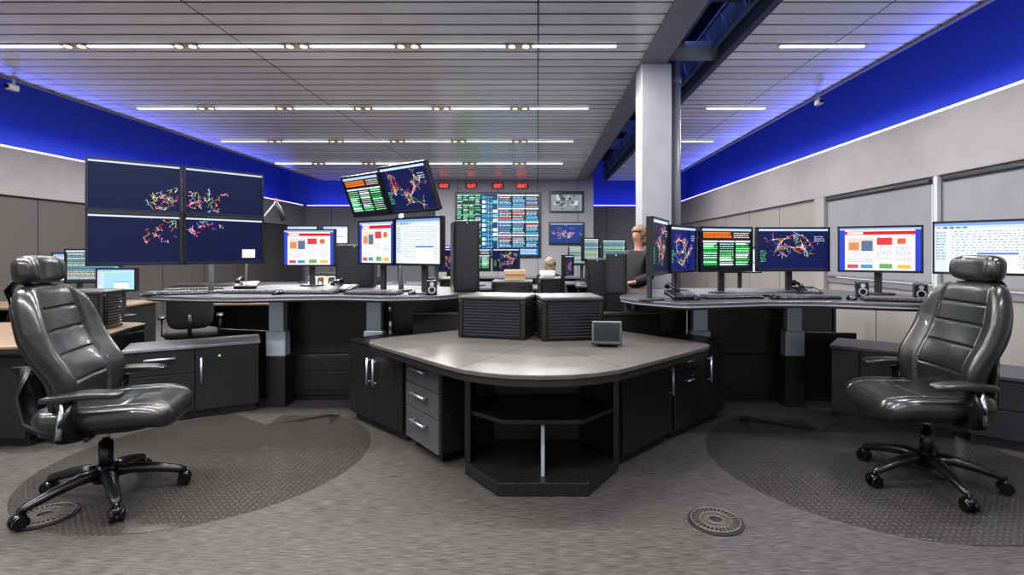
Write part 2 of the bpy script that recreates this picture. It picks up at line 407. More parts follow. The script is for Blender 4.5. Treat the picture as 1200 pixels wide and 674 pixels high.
def s_map(seed,cx=.5,cy=.45,n=46,sp=.2,bg='#08143e',spy=None,t=.006):
    r=random.Random(seed); L=newscr(bg)
    rc(L,0,.965,1,1,'#c8d4e8'); rc(L,0,0,1,.03,'#1c2a52')
    for i in range(n):
        branch(L,r,cx+r.gauss(0,sp),cy+r.gauss(0,spy or sp*.75),r.uniform(0,6.28),r.randint(3,6),t,MAPC,.024)
    return L
def s_net(seed,bg='#0c1434'):
    r=random.Random(seed); L=newscr(bg); rc(L,0,.95,1,1,'#bcd0f0'); rc(L,0,.0,1,.03,'#333344')
    cols=['#ff2c2c','#ff2c2c','#38c858','#4888ff','#ffd040','#f0f0f0']
    P=[(min(.85,max(.2,.52+r.gauss(0,.17))),min(.85,max(.12,.5+r.gauss(0,.2)))) for i in range(18)]
    for i,a in enumerate(P):
        near=sorted(P,key=lambda b:(a[0]-b[0])**2+(a[1]-b[1])**2)[1:4]
        for b in near:
            m=((a[0]+b[0])/2+r.uniform(-.04,.04),(a[1]+b[1])/2+r.uniform(-.04,.04)); c=r.choice(cols)
            sg(L,a[0],a[1],m[0],m[1],.006,c); sg(L,m[0],m[1],b[0],b[1],.006,c)
    for i in range(26): a=r.choice(P); branch(L,r,a[0],a[1],r.uniform(0,6.28),4,.005,cols,.04)
    for a in P: rc(L,a[0]-.009,a[1]-.012,a[0]+.009,a[1]+.012,r.choice(['#ff4040','#40e060','#ffffff','#ffe060']))
    for k in range(6): txt(L,.03,.12,.2+k*.05,.016,'#6fd070',r)
    for k in range(3): txt(L,.8,.95,.8-k*.05,.016,'#c8d0e0',r)
    return L
def s_web(seed,bg='#eef0f4'):
    r=random.Random(seed); L=newscr(bg)
    rc(L,0,.95,1,1,'#9ab4dc'); rc(L,.0,0,.07,.95,'#2f48c0'); rc(L,.93,0,1,.95,'#2f48c0')
    rc(L,.07,.84,.93,.92,'#d01c24'); rc(L,.1,.86,.3,.9,'#ffffff'); rc(L,.07,.8,.93,.83,'#e8e8ec')
    rc(L,.1,.44,.44,.77,'#d8c8b8'); rc(L,.12,.48,.25,.66,'#c88a60'); rc(L,.28,.46,.42,.7,'#5b6f90')
    rc(L,.47,.6,.66,.77,'#d04048'); rc(L,.7,.58,.9,.77,'#d8dde8'); rc(L,.72,.62,.82,.75,'#d06a3a')
    for k in range(7): txt(L,.47,.66,.54-k*.045,.014,'#70768a',r); txt(L,.7,.9,.52-k*.045,.014,'#5878b8',r)
    for k in range(5): txt(L,.1,.42,.38-k*.045,.014,'#70768a',r)
    rc(L,.1,.05,.24,.14,'#c8505c'); rc(L,.27,.05,.42,.14,'#4a90c0'); rc(L,.5,.05,.66,.16,'#70a060'); rc(L,.72,.05,.88,.14,'#e0b050')
    return L
def s_code(seed,bg='#10121c'):
    r=random.Random(seed); L=newscr(bg); rc(L,0,.94,1,1,'#a9c6f2')
    rc(L,.02,.74,.98,.925,'#3a2414')
    for k in range(3): txt(L,.03,.6,.88-k*.05,.032,'#ff8a2c',r,.006); txt(L,.64,.96,.88-k*.05,.02,'#e0e0e0',r,.008)
    for a in range(3):
        x=.02+a*.325; rc(L,x,.06,x+.31,.71,'#14262a'); rc(L,x,.67,x+.31,.71,'#d8e8f4')
        for k in range(10):
            y=.615-k*.055
            if r.random()<.5: rc(L,x+.01,y-.006,x+r.uniform(.18,.30),y+.034,r.choice(['#2fbe54','#38d462','#e0e8e4','#d8f0e0']))
            txt(L,x+.015,x+.29,y,.02,r.choice(['#a8f0b0','#e8e8e8','#40e860','#d8f0ff']),r,.01)
    return L
def s_tab(seed,bg='#e6eaf0',grid='#8a94a8',head='#7aa0d8'):
    r=random.Random(seed); L=newscr(bg); rc(L,0,.94,1,1,head); rc(L,0,.88,1,.935,'#c8d2e2')
    for k in range(5): rc(L,.02+k*.07,.89,.07+k*.07,.925,r.choice(['#e05040','#50a050','#4070c0','#d0a030']))
    for k in range(14):
        y=.82-k*.055; rc(L,.16,y-.012,.98,y-.009,grid); txt(L,.18,.95,y,.014,r.choice(['#707888','#707888','#6080b0']),r,.02)
    rc(L,.0,0,.14,.87,'#cdd6e6')
    for k in range(10): txt(L,.015,.12,.8-k*.06,.016,'#587ca8',r)
    rc(L,.45,.06,.85,.4,'#f6f6f0'); rc(L,.45,.36,.85,.4,'#4f7ec8')
    return L
def s_green(seed):
    r=random.Random(seed); L=newscr('#2c3c44'); rc(L,0,.94,1,1,'#b8ccd8')
    for k in range(12): rc(L,.03,.86-k*.07,.97,.905-k*.07,r.choice(['#9ad0a8','#e4e4dc','#7ab0c8','#d8d8d0'])); txt(L,.05,.9,.87-k*.07,.02,'#203038',r)
    return L
def s_wall(seed):
    r=random.Random(seed); L=newscr('#0a1828')
    rc(L,.0,.0,.30,1,'#0a2228')
    for a in range(4):
        for k in range(30):
            y=.02+k*.0325; x=.01+a*.073
            if r.random()<.8: txt(L,x,x+.062,y,.013,r.choice(['#40e070','#90f0a0','#28b858','#d0f8d8','#30d0c0','#e8fff0']),r,.004)
    for k in range(7): sg(L,.005,.01+k*.163,.295,.01+k*.163,.006,'#8ff0d0')
    rc(L,.30,.0,.5,1,'#103a60')
    for k in range(13):
        y=.02+k*.075; rc(L,.31,y,.35,y+.05,r.choice(['#bfeeff','#5cc8f4','#e8fbff','#2a90d0'])); rc(L,.44,y,.49,y+.05,r.choice(['#e8fbff','#5cc8f4','#0c3a60']))
        sg(L,.35,y+.025,.44,y+.025+r.choice([-.03,0,.03]),.005,'#a8e8ff')
    for x in (.37,.39,.42): sg(L,x,.05,x,.92,.004,'#70d8ff')
    for a in range(3):
        for b in range(4):
            x=.51+a*.163; y=.14+b*.215
            rc(L,x,y,x+.155,y+.2,'#0c2038'); rc(L,x,y+.18,x+.155,y+.2,'#e8f4fc'); rc(L,x,y,x+.155,y+.01,'#6cc0f0')
            for k in range(7): txt(L,x+.008,x+.15,y+.02+k*.022,.009,r.choice(['#7fdcff','#e8f8ff','#50b0f0','#f0f0f0','#7fdcff','#ff7060']),r,.005)
    rc(L,.51,.01,.99,.12,'#1c6cb0'); 
    for k in range(3): txt(L,.52,.97,.03+k*.03,.012,'#e8fbff',r,.005)
    rc(L,.497,0,.503,1,'#d8f8ff')
    return L

def screen_obj(name,L,w,h,parent,loc):
    """flat lit panel in local XZ, facing -Y; content as coloured faces in thin layers"""
    vs=[];fs=[];cols=[]
    for k,(pts,c) in enumerate(L):
        o=len(vs); lay=0 if k==0 else .0012+.000003*k
        for p in pts: vs.append(((p[0]-.5)*w,-lay,(p[1]-.5)*h))
        fs.append([o,o+1,o+2,o+3]); cols.append(c)
    me=bpy.data.meshes.new(name); me.from_pydata(vs,[],fs); me.materials.append(SCR)
    ca=me.color_attributes.new('Col','FLOAT_COLOR','CORNER')
    for p,c in zip(me.polygons,cols):
        for li in p.loop_indices: ca.data[li].color=(*c,1)
    o=bpy.data.objects.new(name,me); COL.objects.link(o); o.parent=parent; o.location=loc
    return o

def monitor(p0,p1,z0,h,content,base_z,label,foot=True,roll=0,pitch=0,arm_to=None,bez=.014,frame=BLK,group=None):
    p0=Vector((p0[0],p0[1],0)); p1=Vector((p1[0],p1[1],0)); w=(p1-p0).length; c=(p0+p1)/2; rz=math.atan2(p1.y-p0.y,p1.x-p0.x)
    r=root('monitor',label,'computer monitor',(c.x,c.y,base_z),rz,group)
    zc=z0+h/2-base_z
    m=MB()
    m.bb(-w/2,w/2,.006,.045,-h/2,h/2)
    m.bb(-w/2,w/2,-.004,.006,h/2-bez,h/2); m.bb(-w/2,w/2,-.004,.006,-h/2,-h/2+bez*1.3)
    m.bb(-w/2,-w/2+bez,-.004,.006,-h/2,h/2); m.bb(w/2-bez,w/2,-.004,.006,-h/2,h/2)
    m.bb(-w*.28,w*.28,.045,.07,-h*.3,h*.3)
    fr=mk('frame',m,frame,r,loc=(0,0,zc)); fr.rotation_euler=(pitch,-roll,0)
    s=screen_obj('screen',content,w-2*bez,h-2.3*bez,r,(0,0.004,zc)); s.rotation_euler=(pitch,-roll,0)
    if foot:
        mk('stand_neck',MB().box((0,.085,(zc-.02)/2+.01),(.055,.03,zc-.0)).box((0,.07,zc),(.08,.05,.08)),DKG,r,bevel=.005)
        b=MB(); b.prism([( .12*math.cos(t),.07+.09*math.sin(t)) for t in [i*math.pi/12 for i in range(24)]],0,.014); mk('stand_base',b,DKG,r,bevel=.004)
    if arm_to is not None:
        Mi=(Matrix.Translation((c.x,c.y,base_z))@Matrix.Rotation(rz,4,'Z')).inverted()
        q=Mi@Vector(arm_to); m=MB(); m.tube([(0,.07,zc),((0+q.x)*.5,(.07+q.y)*.5+.03,zc),q],.018,n=10); m.cyl((q.x,q.y,q.z-.03),(q.x,q.y,q.z+.03),.03,n=14)
        mk('arm',m,SIL,r)
    return r

GM='monitors on the raised console desks'
ZD=1.0
H=.38; zb=1.18
monitor((.776,3.45),(1.01,3.95),zb-.0,.41,s_net(21),ZD,'black flat monitor turned edge-on at the end of the raised desk',group=GM)
monitor((1.03,3.97),(1.345,4.33),zb,H,s_net(3,'#0e1f66'),ZD,'black flat monitor with coloured network diagram on dark blue',group=GM)
monitor((1.353,4.25),(1.84,4.38),zb,H,s_code(5),ZD,'black flat monitor with orange header and green tables',group=GM)
monitor((1.876,4.38),(2.50,4.38),zb,H,s_net(8,'#121c4c'),ZD,'black flat monitor with red and green network map',group=GM)
monitor((2.52,4.30),(3.03,4.02),zb,H,s_web(4),ZD,'black flat monitor showing a web page with a red banner',group=GM)
monitor((3.03,3.93),(3.42,3.50),zb,.40,s_tab(9),ZD,'black flat monitor with pale spreadsheet windows',group=GM)
h2=.395
pole=(-2.78,4.36)
for (a,b,col) in (((-3.27,3.70),(-2.85,4.10),0),((-2.84,4.11),(-2.45,4.58),1)):
    for rw in (0,1):
        cont=s_map(30+col*2+rw, .84 if col==0 else .2, (.80 if rw==0 else .26), 36 if rw else 26,.15,spy=.14,t=.005)
        if col==1 and rw==0: rc(cont,.72,.1,.9,.3,'#e8e4d8')
        monitor(a,b,1.245+rw*(h2+.005),h2,cont,ZD,'large black monitor with coloured map lines in a four-screen stack',foot=False,arm_to=(pole[0],pole[1],1.44+rw*.4),group='four-screen stack')
r=root('monitor_stand','silver monitor pole with round base on the raised desk','monitor stand',(pole[0],pole[1],ZD))
mk('pole',MB().cyl((0,0,0.01),(0,0,.95),.022,n=16),SIL,r); mk('stand_base',MB().cyl((0,0,0),(0,0,.02),.12,n=28),DKG,r,bevel=.004)
monitor((-2.58,5.18),(-2.05,5.18),1.2,.38,s_web(6),ZD,'black monitor showing a web page with a red banner',group=GM)
monitor((-1.618,4.62),(-1.222,4.36),1.235,.39,s_web(7),ZD,'black monitor with bright web page below a tilted monitor',group=GM)
monitor((-1.212,4.35),(-.763,4.06),1.235,.40,s_tab(12),ZD,'black monitor with pale spreadsheet windows below a tilted monitor',group=GM)
PT=math.radians(22)
monitor((-1.685,4.54),(-1.285,4.28),1.645,.37,s_code(15),ZD,'tilted black monitor with orange header and green tables on a pole',foot=False,roll=math.radians(1),pitch=PT,arm_to=(-1.2,4.5,1.78),group=GM)
monitor((-1.27,4.26),(-.82,3.96),1.655,.40,s_net(17,'#121c4c'),ZD,'tilted black monitor with coloured network map on a pole',foot=False,roll=math.radians(1),pitch=PT,arm_to=(-1.2,4.5,1.84),group=GM)
r=root('monitor_stand.001','silver monitor pole with round base behind tilted screens','monitor stand',(-1.2,4.5,ZD))
mk('pole',MB().cyl((0,0,0.01),(0,0,.93),.022,n=16),SIL,r); mk('stand_base',MB().cyl((0,0,0),(0,0,.02),.1,n=28),DKG,r,bevel=.004)

def wallscreen(name,x0,x1,z0,z1,content,lab):
    r=root(name,lab,'wall display',((x0+x1)/2,15.99,(z0+z1)/2)); w=x1-x0; h=z1-z0
    m=MB(); m.bb(-w/2-.05,w/2+.05,-.06,.0,-h/2-.05,h/2+.05); mk('frame',m,BLK,r,bevel=.01)
    s=screen_obj('screen',content,w,h,r,(0,-.062,0)); return r
wallscreen('video_wall',-2.52,.05,1.22,3.15,s_wall(2),'large video wall with green lists and cyan data tables')
L=newscr('#7a8488'); rr=random.Random(5)
rc(L,0,.9,1,1,'#2a3a40')
for k in range(40):
    x=rr.uniform(.05,.8);y=rr.uniform(.05,.8); rc(L,x,y,x+rr.uniform(.04,.15),y+rr.uniform(.03,.12),rr.choice(['#404c50','#a8b0b0','#485458','#c0c0b8','#181c20']))
wallscreen('wall_monitor',.42,1.38,2.62,3.18,L,'wall monitor in a black frame showing a grey camera picture')
wallscreen('wall_monitor.001',.40,1.4,1.62,2.22,s_map(77,.5,.5,60,.2,'#1c3c78'),'wall monitor with coloured map lines on blue')
SEG={'0':'abcdef','1':'bc','2':'abged','3':'abgcd','4':'fgbc','5':'afgcd','7':'abc','8':'abcdefg','9':'abcdfg'}
for i,(px,t) in enumerate(((-2.93,'12:07'),(-2.07,'15:07'),(-1.25,'13:07'),(-.48,'20:07'))):
    r=root('digital_clock','small black wall clock with red digits above the video wall','clock',(px,15.99,3.40),0,'row of digital clocks')
    mk('casing',MB().bb(-.18,.18,-.05,0,-.085,.085),BLK,r,bevel=.008)
    m=MB(); x=-.14
    for ch in t:
        if ch==':': m.box((x+.012,-.053,.02),(.012,.006,.014)); m.box((x+.012,-.053,-.02),(.012,.006,.014)); x+=.03; continue
        w,h,tt=.042,.09,.011
        D={'a':(w/2,h/2,w,tt),'d':(w/2,-h/2,w,tt),'g':(w/2,0,w,tt),'f':(0,h/4,tt,h/2),'b':(w,h/4,tt,h/2),'e':(0,-h/4,tt,h/2),'c':(w,-h/4,tt,h/2)}
        for s_ in SEG[ch]:
            a=D[s_]; m.box((x+a[0],-.053,a[1]),(a[2],.006,a[3]))
        x+=.064
    mk('digits',m,RED,r)

# ------------------------------------------------------------------ cabinets
def handle(parent,x,z,orient,L=.15,y=0,mat=SIL):
    m=MB()
    if orient=='v': a=Vector((x,y-.035,z-L/2)); b=Vector((x,y-.035,z+L/2))
    else: a=Vector((x-L/2,y-.035,z)); b=Vector((x+L/2,y-.035,z))
    m.cyl(a,b,.009,n=10)
    for q in (a.lerp(b,.1),a.lerp(b,.9)): m.cyl(q,(q.x,y,q.z),.006,n=8)
    mk('handle',m,mat,parent)
def cabinet(name,p0,p1,depth,z0,z1,cells,label,cat='cabinet',mat=CAB,topmat=None,front=None,group=None,casters=False,kick=.07,top_over=.0):
    w=math.hypot(p1[0]-p0[0],p1[1]-p0[1]); rz=math.atan2(p1[1]-p0[1],p1[0]-p0[0])
    r=root(name,label,cat,(p0[0],p0[1],z0),rz,group); h=z1-z0
    m=MB(); t=.018
    m.bb(0,w,.02,depth,kick,h-.025)
    if not casters: m.bb(.02,w-.02,.05,depth-.02,0,kick)
    mk('body',m,mat,r,bevel=.004)
    mk('cabinet_top',MB().bb(-top_over,w+top_over,-top_over*1.5,depth,h-.025,h),topmat or mat,r,bevel=.004)
    for (x0,x1,a,b,ty,hd) in cells:
        X0,X1=x0*w+.004,x1*w-.004; A=kick+a*(h-.03-kick)+.003; B=kick+b*(h-.03-kick)-.003
        d=mk('door' if ty=='door' else 'drawer',MB().bb(X0,X1,0,.02,A,B),front or mat,r,bevel=.003)
        if hd=='vr': handle(d,X1-.04,B-.17,'v',min(.2,(B-A)*.6))
        elif hd=='vl': handle(d,X0+.04,B-.17,'v',min(.2,(B-A)*.6))
        elif hd=='h': handle(d,(X0+X1)/2,B-(B-A)*.3,'h',(X1-X0)*.45)
        elif hd=='k':
            mk('lock',MB().cyl(((X0+X1)/2+.05,-.006,B-.05),((X0+X1)/2+.05,0,B-.05),.012,n=14),CHR,d)
            handle(d,(X0+X1)/2-.04,B-.06,'h',.09)
    if casters:
        for x in (.06,w-.06):
            for y in (.08,depth-.08):
                m=MB(); m.cyl((x-.014,y,.028),(x+.014,y,.028),.028,n=16); m.box((x,y,.062),(.04,.04,.02)); mk('caster',m,BLK,r)
    return r
cabinet('storage_cabinet',(-1.52,4.13),(-.95,3.60),.40,0,.65,[(0,.5,0,1,'door','vr'),(.5,1,0,1,'door','vl')],'black speckled two-door cabinet with upright silver handles beside corner desk')
cabinet('drawer_pedestal',(-.92,3.57),(-.62,3.20),.42,0,.65,[(0,1,.7,1,'drawer','h'),(0,1,.4,.7,'drawer','h'),(0,1,0,.4,'drawer','h')],'rolling drawer pedestal with grey drawer fronts under the corner desk','drawers',front=GREYD,casters=True)
cabinet('storage_cabinet',(.53,3.19),(.95,3.62),.34,0,.65,[(0,1,0,1,'door','vr')],'black single-door cabinet with silver handle beside the open shelf')
cabinet('storage_cabinet',(.97,3.64),(1.5,4.13),.38,0,.65,[(0,.58,.74,1,'drawer','k'),(0,.58,0,.74,'door','k'),(.58,1,0,1,'door','vl')],'black cabinet with locking drawer, keyed door and tall silver handle')
desk=[(-1.20,3.66),(-1.17,3.55),(-.50,2.83),(-.40,2.74),(-.28,2.67),(-.14,2.62),(.02,2.605),(.18,2.62),(.32,2.67),(.44,2.74),(.54,2.83),(1.13,3.40),(1.17,3.47),(1.13,3.56),(.62,4.13),(-.62,4.13),(-1.12,3.76)]
r=root('corner_desk','grey wedge-shaped worktop with curved front and dark edge','desk',(0,0,0))
mk('worktop',MB().prism(desk,.695,.72),TOPG,r,bevel=.004)
mk('edge_band',MB().prism([(x*.99,3.4+(y-3.4)*.988) for x,y in desk],.655,.695),EDGE,r,bevel=.003)
for a,b in (((-.03,3.5),(-.42,2.80)),((.03,3.5),(.46,2.80))):
    d=Vector((b[0]-a[0],b[1]-a[1],0)); c=((a[0]+b[0])/2,(a[1]+b[1])/2,.7202); mk('seam',MB().box(c,(d.length,.004,.0008),rz=math.atan2(d.y,d.x)),EDGE,r)
mk('support_panel',MB().bb(-.4,.4,4.0,4.02,0,.655),CABD,r)
r=root('open_shelf','black faceted open corner shelf unit with middle shelf and divider','shelf',(0,0,0))
OUT=[(-.44,3.10),(-.22,2.82),(.28,2.82),(.50,3.16),(.50,3.5),(-.44,3.5)]
mk('bottom_panel',MB().prism(OUT,.0,.075),CAB,r,bevel=.004)
mk('shelf',MB().prism([(-.42,3.12),(-.2,2.93),(.26,2.93),(.48,3.17),(.48,3.48),(-.42,3.48)],.36,.385),EDGE,r,bevel=.003)
mk('top_panel',MB().prism([(-.44,3.10),(-.25,2.86),(.31,2.86),(.50,3.16),(.50,3.5),(-.44,3.5)],.625,.654),CAB,r,bevel=.003)
mk('side_panel',MB().bb(-.44,-.405,3.09,3.5,.075,.625),CAB,r,bevel=.002)
mk('side_panel',MB().bb(.465,.50,3.15,3.5,.075,.625),CAB,r,bevel=.002)
mk('back_panel',MB().bb(-.42,.48,3.48,3.5,.075,.625),CABD,r)
mk('divider',MB().bb(.02,.04,2.9,3.48,.075,.36),ALU,r,bevel=.002)

for a,b,l in (((-1.05,4.30),(-.4,4.22),'low black padded desk screen behind the corner desk'),((.45,4.22),(1.05,4.32),'low black padded desk screen behind the corner desk')):
    w=math.hypot(b[0]-a[0],b[1]-a[1]); r=root('desk_screen',l,'desk screen',(a[0],a[1],0),math.atan2(b[1]-a[1],b[0]-a[0]))
    mk('panel',MB().bb(0,w,0,.04,.05,.82),FAB,r,bevel=.008); mk('top_rail',MB().bb(0,w,-.005,.045,.82,.845),DKG,r,bevel=.004)
    for x in (0,w-.06): mk('foot',MB().bb(x,x+.06,-.05,.09,0,.05),DKG,r)

def enclosure(p0,p1,depth,z0,h,label,n=12,group='louvred computer enclosures'):
    w=math.hypot(p1[0]-p0[0],p1[1]-p0[1]); r=root('computer_enclosure',label,'equipment box',(p0[0],p0[1],z0),math.atan2(p1[1]-p0[1],p1[0]-p0[0]),group)
    mk('body',MB().bb(.008,w-.008,.010,depth-.01,.0,h-.02),BLK,r,bevel=.01)
    mk('lid',MB().bb(-.004,w+.004,-.006,depth,h-.035,h),DKG,r,bevel=.016,seg=4)
    m=MB(); st=(h-.05)/n
    for k in range(n):
        z=.02+st*(k+.45)
        T=Matrix.Translation((w/2,.006,z))@Matrix.Rotation(math.radians(28),4,'X'); m.box((0,0,0),(w-.09,.018,st*.32),M=T)
        for sx in (.006,w-.006):
            T=Matrix.Translation((sx,depth/2,z))@Matrix.Rotation(math.radians(28 if sx>.1 else -28),4,'Y'); m.box((0,0,0),(.016,depth-.10,st*.32),M=T)
    mk('louvres',m,LOUV,r)
    for x in (0,w-.042): mk('corner_post',MB().bb(x,x+.042,-.004,.04,0,h-.03),BLK,r,bevel=.015,seg=4)
    return r
enclosure((-.585,3.76),(-.085,3.63),.36,.72,.31,'black louvred computer enclosure standing on the grey corner desk')
enclosure((.03,3.58),(.47,3.64),.38,.72,.31,'black louvred computer enclosure standing on the grey corner desk')
r=root('desk_phone','small black touch-screen phone tilted on the corner desk','phone',(.46,3.40,.72),math.radians(-8))
T=Matrix.Translation((0,0,.09))@Matrix.Rotation(math.radians(-22),4,'X')
m=MB(); m.box((0,0,0),(.2,.018,.16),M=T); mk('display_housing',m,BLK,r,bevel=.006)
m=MB(); m.box((0,-.011,.005),(.17,.002,.12),M=T); mk('display',m,pm('dim_display','#0c1014',.15,emit='#202830',es=.3),r)
mk('foot',MB().box((0,.05,.02),(.14,.12,.03)),BLK,r,bevel=.006)

# ------------------------------------------------------------------ raised console desks
def raised_desk(name,poly,posts,body,wings,lab):
    r=root(name,lab,'standing desk',(0,0,0))
    p=chaikin(poly,2,.12); mk('tabletop',MB().prism(p,ZD-.02,ZD),TOPD,r,bevel=.004)
    cx=sum(q[0] for q in p)/len(p); cy=sum(q[1] for q in p)/len(p)
    mk('edge_band',MB().prism([(cx+(x-cx)*.995,cy+(y-cy)*.993) for x,y in p],ZD-.034,ZD-.02),EDGL,r,bevel=.003)
    mk('underside',MB().prism([(cx+(x-cx)*.96,cy+(y-cy)*.95) for x,y in p],ZD-.05,ZD-.034),EDGE,r,bevel=.004)
    for x,y in posts:
        m=MB(); m.box((x,y,.78),(.13,.08,.34)); lg=mk('leg',m,ALU,r,bevel=.008)
        mk('lower_sleeve',MB().box((x,y,.55),(.17,.10,.22)),ALU,lg,bevel=.008)
        mk('base_plate',MB().box((x,y+.03,.22),(.17,.16,.44)),CAB,lg,bevel=.006)
        mk('bracket',MB().box((x,y+.1,.935),(.15,.4,.03)),DKG,lg,bevel=.004)
    x0,x1,y0=body
    mk('modesty_panel',MB().bb(x0-.18,x1+.18,y0,y0+.03,.42,.94),CABD,r,bevel=.006)
    m=MB(); m.bb(x0-.2,x1+.2,y0-.02,y0+.34,.05,.42); m.bb(x0-.1,x1+.1,y0-.0,y0+.3,0,.05); b=mk('cable_cabinet',m,CAB,r,bevel=.006)
    mk('panel',MB().bb(x0,x1,y0-.03,y0-.018,.1,.26),CAB,b,bevel=.002); mk('panel',MB().bb(x0,x1,y0-.03,y0-.018,.275,.4),CAB,b,bevel=.002)
    mk('grommet',MB().cyl((x0+.25,y0-.036,.34),(x0+.25,y0-.03,.34),.022,n=16),DKG,b)
    for (a,bq,z0,z1) in wings:
        a=Vector(a); bq=Vector(bq); d=bq-a; c=(a+bq)/2
        mk('side_panel',MB().box((c.x,c.y,(z0+z1)/2),(d.length,.03,z1-z0),rz=math.atan2(d.y,d.x)),CABD,r,bevel=.004)
    return r
raised_desk('standing_desk',[(.62,3.95),(.72,3.70),(.98,3.46),(1.3,3.52),(1.65,3.62),(2.0,3.60),(2.4,3.42),(2.8,3.30),(3.02,3.5),(3.16,3.95),(2.9,4.55),(2.4,4.9),(1.5,4.95),(.85,4.7)],[(1.42,4.5),(2.24,4.5)],(1.55,2.12,4.66),[((.86,4.6),(1.36,4.70),0,.94),((2.32,4.68),(2.86,4.60),0,.62)],'dark raised console desk with silver lifting legs and cable cabinet')
raised_desk('standing_desk.001',[(-3.4,4.5),(-3.25,4.14),(-2.7,3.96),(-2.3,3.93),(-2.0,4.02),(-1.6,4.08),(-1.2,3.98),(-.75,4.08),(-.56,4.4),(-.6,4.9),(-1.2,5.3),(-2.0,5.5),(-2.7,5.5),(-3.3,5.0)],[(-2.28,4.5),(-1.43,4.5)],(-2.16,-1.54,4.66),[((-1.34,4.70),(-.70,4.72),0,.94),((-3.0,4.85),(-2.36,4.68),0,.62)],'dark raised console desk with silver lifting legs and cable cabinet')
cabinet('storage_cabinet',(2.36,4.12),(2.98,3.64),.44,0,.6,[(0,.25,0,1,'door',None),(.25,.65,0,1,'door',None),(.65,1,0,1,'door',None)],'low black speckled cabinet beside the raised desk with grey top',topmat=TOPD,top_over=.01)
cabinet('storage_cabinet',(3.02,3.60),(3.75,3.05),.5,0,.5,[(0,1,0,.5,'drawer',None),(0,1,.5,1,'drawer',None)],'low grey-black lateral cabinet behind the chair',mat=pm('mid_grey_panel','#2c2e31',.4,noise=.2,nscale=80),topmat=TOPD,top_over=.01)
cb=cabinet('storage_cabinet',(-3.14,3.88),(-2.36,4.34),.38,0,.6,[(0,.5,.62,1,'drawer','h'),(0,.5,0,.62,'door',None),(.5,1,0,1,'door','vl')],'low black speckled cabinet with green-lit lock beside the raised desk',topmat=pm('pale_grey_top','#6a6a70',.32,noise=.1),top_over=.01)
mk('lock_light',MB().cyl((.62,-.008,.5),(.62,0,.5),.007,n=12),GRN,cb)
r=root('side_desk','tan laminate desk with dark edge behind the office chair','desk',(0,0,0))
sdp=chaikin([(-5.2,3.35),(-3.7,3.35),(-3.22,3.45),(-3.20,3.65),(-3.42,4.3),(-3.45,4.6),(-5.2,4.6)],2)
mk('worktop',MB().prism(sdp,.70,.72),WOOD,r,bevel=.005); mk('edge_band',MB().prism([(-4.2+(x+4.2)*.99,4+(y-4)*.98) for x,y in sdp],.67,.70),EDGE,r)
mk('side_panel',MB().bb(-3.42,-3.38,3.6,4.4,0,.67),CAB,r); mk('side_panel',MB().bb(-5.15,-5.1,3.4,4.5,0,.67),CAB,r); mk('back_panel',MB().bb(-5.1,-3.42,4.4,4.43,.0,.67),CABD,r)
cabinet('drawer_pedestal',(-4.3,3.5),(-3.5,3.5),.5,0,.66,[(0,.5,.66,1,'drawer','h'),(0,.5,.33,.66,'drawer','h'),(0,.5,0,.33,'drawer','h'),(.5,1,0,1,'door','vl')],'black drawer cabinet under the tan desk','drawers')
enclosure((-3.90,4.0),(-3.47,4.1),.3,.72,.32,'black louvred computer enclosure on the tan desk')
monitor((-4.9,5.3),(-4.35,5.35),1.02,.36,s_green(4),.72,'black monitor with pale blue lists on the tan desk')
monitor((-4.1,4.75),(-3.75,4.78),.98,.22,s_tab(31,'#a8d8f0'),.74,'small monitor with pale cyan lists')
monitor((-5.6,5.9),(-5.15,6.0),1.0,.34,s_tab(33,'#c8dce8'),.74,'black monitor with pale windows on a rear desk')

# ------------------------------------------------------------------ desk-top clutter
def keyboard(loc,rz,lab='black computer keyboard on the raised desk'):
    r=root('keyboard',lab,'keyboard',loc,rz,'keyboards')
    mk('body',MB().prism([(-.225,-.08),(.225,-.08),(.225,.075),(-.225,.075)],0,.018),BLK,r,bevel=.005)
    m=MB()
    for j in range(5):
        for i in range(19):
            if i in (14,): continue
            m.box((-.205+i*.0228,-.058+j*.029,.023),(.018,.022,.010))
    k=mk('keys',m,pm('keycaps','#55575c',.45),r); k['kind']='stuff'; return r
K=keyboard((2.0,3.82,ZD),0)
for p,a,z in (((1.45,3.85),.15,ZD),((2.55,3.62),-.35,ZD),((1.72,4.05),.1,ZD),((-2.95,4.20),.3,ZD),((-2.4,4.32),.05,ZD),((-1.9,4.28),0,ZD),((-1.35,4.22),-.15,ZD),((-3.05,4.55),.5,ZD)):
    dup(K,(p[0],p[1],z),a)
def mouse(loc,rz):
    r=root('computer_mouse','black computer mouse on the raised desk','mouse',loc,rz,'computer mice')
    mk('body',MB().sup((0,0,.008),(.032,.055,.024),.8,.8,fn=lambda x,y,z:(x,y,max(z,-.008))),BLKG,r); mk('wheel',MB().cyl((-.004,-.03,.026),(.004,-.03,.026),.008,n=12),DKG,r); return r
Mo=mouse((2.28,3.72,ZD),-.3)
for p in ((1.75,3.78),(-2.12,4.18),(-1.03,4.2),(1.15,3.72)): dup(Mo,(p[0],p[1],ZD),R.uniform(-.4,.4))
def speaker(loc,rz):
    r=root('speaker','small black desktop speaker with round silver-rimmed driver','speaker',loc,rz,'desktop speakers')
    mk('cabinet',MB().bb(-.04,.04,-.05,.05,0,.12),BLK,r,bevel=.01,seg=3)
    mk('driver',MB().cyl((0,-.053,.045),(0,-.048,.045),.03,n=24).cyl((0,-.053,.092),(0,-.048,.092),.016,n=20),SIL,r)
    mk('cone',MB().cyl((0,-.056,.045),(0,-.052,.045),.02,n=20),BLKG,r); return r
Sp=speaker((2.50,3.95,ZD),-.4); dup(Sp,(2.78,3.72,ZD),-.5); dup(Sp,(-.86,4.14,ZD),.3)
